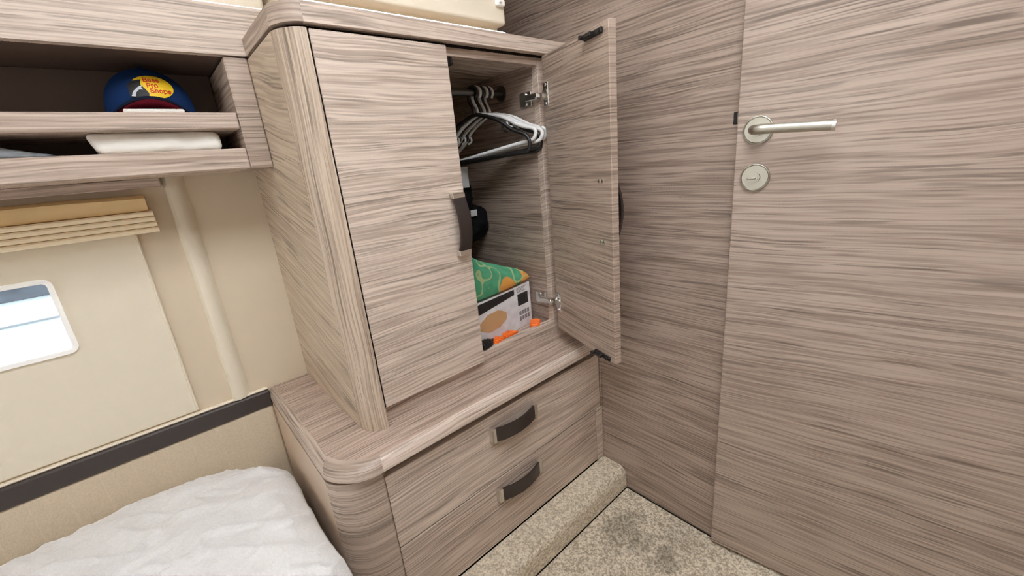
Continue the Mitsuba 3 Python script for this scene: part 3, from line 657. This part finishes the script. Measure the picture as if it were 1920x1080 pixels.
# ------------------------------------------------------------------ bed
tag('bed', 'low bed base and mattress under the white sheet', 'bed')
add('bed__base', rbox(X0 + 0.004, 0.085, Y0 + 0.12, YW - 0.020, 0.0, 0.17, 0.004), 'side_laminate')
add('bed__mattress', rsoft(X0 + 0.004, 0.088, Y0 + 0.12, YW - 0.026, 0.17, 0.325, 0.03), 'white_cloth')
gx, gy = np.linspace(X0 + 0.002, 0.118, 300), np.linspace(Y0 + 0.10, YW - 0.019, 420)
GX, GY = np.meshgrid(gx, gy, indexing='ij')
dx_, dy_ = 0.118 - GX, (YW - 0.019) - GY
def drop(d, r): t = np.clip(1 - d / r, 0, 1); return r * (1 - np.sqrt(np.clip(1 - t ** 2, 0, 1)))
rcorner = 0.13
cxn, cyn = np.clip(rcorner - dx_, 0, None), np.clip(rcorner - dy_, 0, None)
rr = np.hypot(cxn, cyn); dd = np.where((cxn > 0) & (cyn > 0), rcorner - rr, np.minimum(dx_, dy_))
z = 0.388 - 0.9 * drop(np.clip(dd, 0.0, 1), 0.075) - 0.05 * np.exp(-((GX - 0.09) / 0.11) ** 2 - ((GY - 1.2) / 0.16) ** 2) + 0.004 * np.sin(GX * 3)
P = np.stack([GX, GY, 0 * GX], -1)
wx = GX + 0.05 * (meshkit.fbm(P * 5 + 3, 3, 1) - 0.5); wy = GY + 0.05 * (meshkit.fbm(P * 5 + 8, 3, 2) - 0.5)
def ridge(u, w, fu, fw, seed): q = meshkit.noise(np.stack([u * fu, w * fw, 0 * u + seed], -1), seed); return (1 - np.abs(2 * q - 1)) ** 4
z += 0.016 * ridge(wx + 0.55 * wy, wy - 0.55 * wx, 5, 15, 3) * ridge(wx, wy, 4, 4, 9) ** 0.4
z += 0.0085 * ridge(wx - 0.7 * wy, wy + 0.7 * wx, 9, 24, 4)
z += 0.0035 * ridge(wx + 0.2 * wy, wy - 0.2 * wx, 22, 34, 5)
z += 0.012 * (meshkit.fbm(P * 9, 4, 6) - 0.5)
GX2 = GX + np.where(dx_ < 0.05, 1, 0) * 0.016 * (meshkit.fbm(np.stack([GY * 11, z * 8, 0 * GY], -1), 2, 7) - 0.62)
keep = dd > 0.0
V = np.stack([GX2, GY, z], -1); ni, nj = GX.shape
skirt_i = np.stack([GX2[-1] - 0.004, GY[-1], np.full(nj, 0.15)], -1)
V = np.vstack([V.reshape(-1, 3), skirt_i]); idx = np.arange(ni * nj).reshape(ni, nj)
q = np.stack([idx[:-1, :-1], idx[1:, :-1], idx[1:, 1:], idx[:-1, 1:]], -1).reshape(-1, 4)
kk = keep.reshape(-1)
# outside the round corner the sheet falls straight down
out = ~kk; V[:ni * nj][out, 2] = 0.20
F = np.vstack([q[:, [0, 1, 2]], q[:, [0, 2, 3]]])
S = np.arange(nj) + ni * nj; e = idx[-1]
F = np.vstack([F, np.stack([e[:-1], S[:-1], S[1:]], -1), np.stack([e[:-1], S[1:], e[1:]], -1)])
sh_ = trimesh.Trimesh(V, F, process=False)
add('bed_sheet', sh_, 'sheet_cotton', smooth=True, label='wrinkled white sheet covering the bed in the foreground', category='sheet')

# ------------------------------------------------------------------ outside the window
add('ground_outside', rbox(-8, 8, YW + 0.4, 14, -0.75, -0.7), 'asphalt', kind='structure')
vn = 'parked_van'
tag(vn, 'white parked vehicle seen through the small window pane', 'van')
add(vn + '__body', rsoft(-4.0, 1.5, 2.45, 4.3, -0.35, 2.2, 0.06), 'van_white')
add(vn + '__band', rbox(-3.9, 1.4, 2.437, 2.452, 0.712, 0.80, 0.003), 'van_band', label='grey band along the side')
add(vn + '__seam', rbox(-3.9, 1.4, 2.444, 2.452, 0.614, 0.622, 0.001), 'van_seam')
add(vn + '__seam', rbox(-3.9, 1.4, 2.444, 2.452, 0.473, 0.480, 0.001), 'van_seam')
for wx_ in (-2.9, 0.4):
    m = trimesh.creation.cylinder(radius=0.34, height=0.2, sections=40, transform=trimesh.transformations.rotation_matrix(math.pi / 2, [1, 0, 0])); m.apply_translation([wx_, 2.58, -0.36])
    add(vn + '__wheel', m, 'black_plastic', smooth=40)
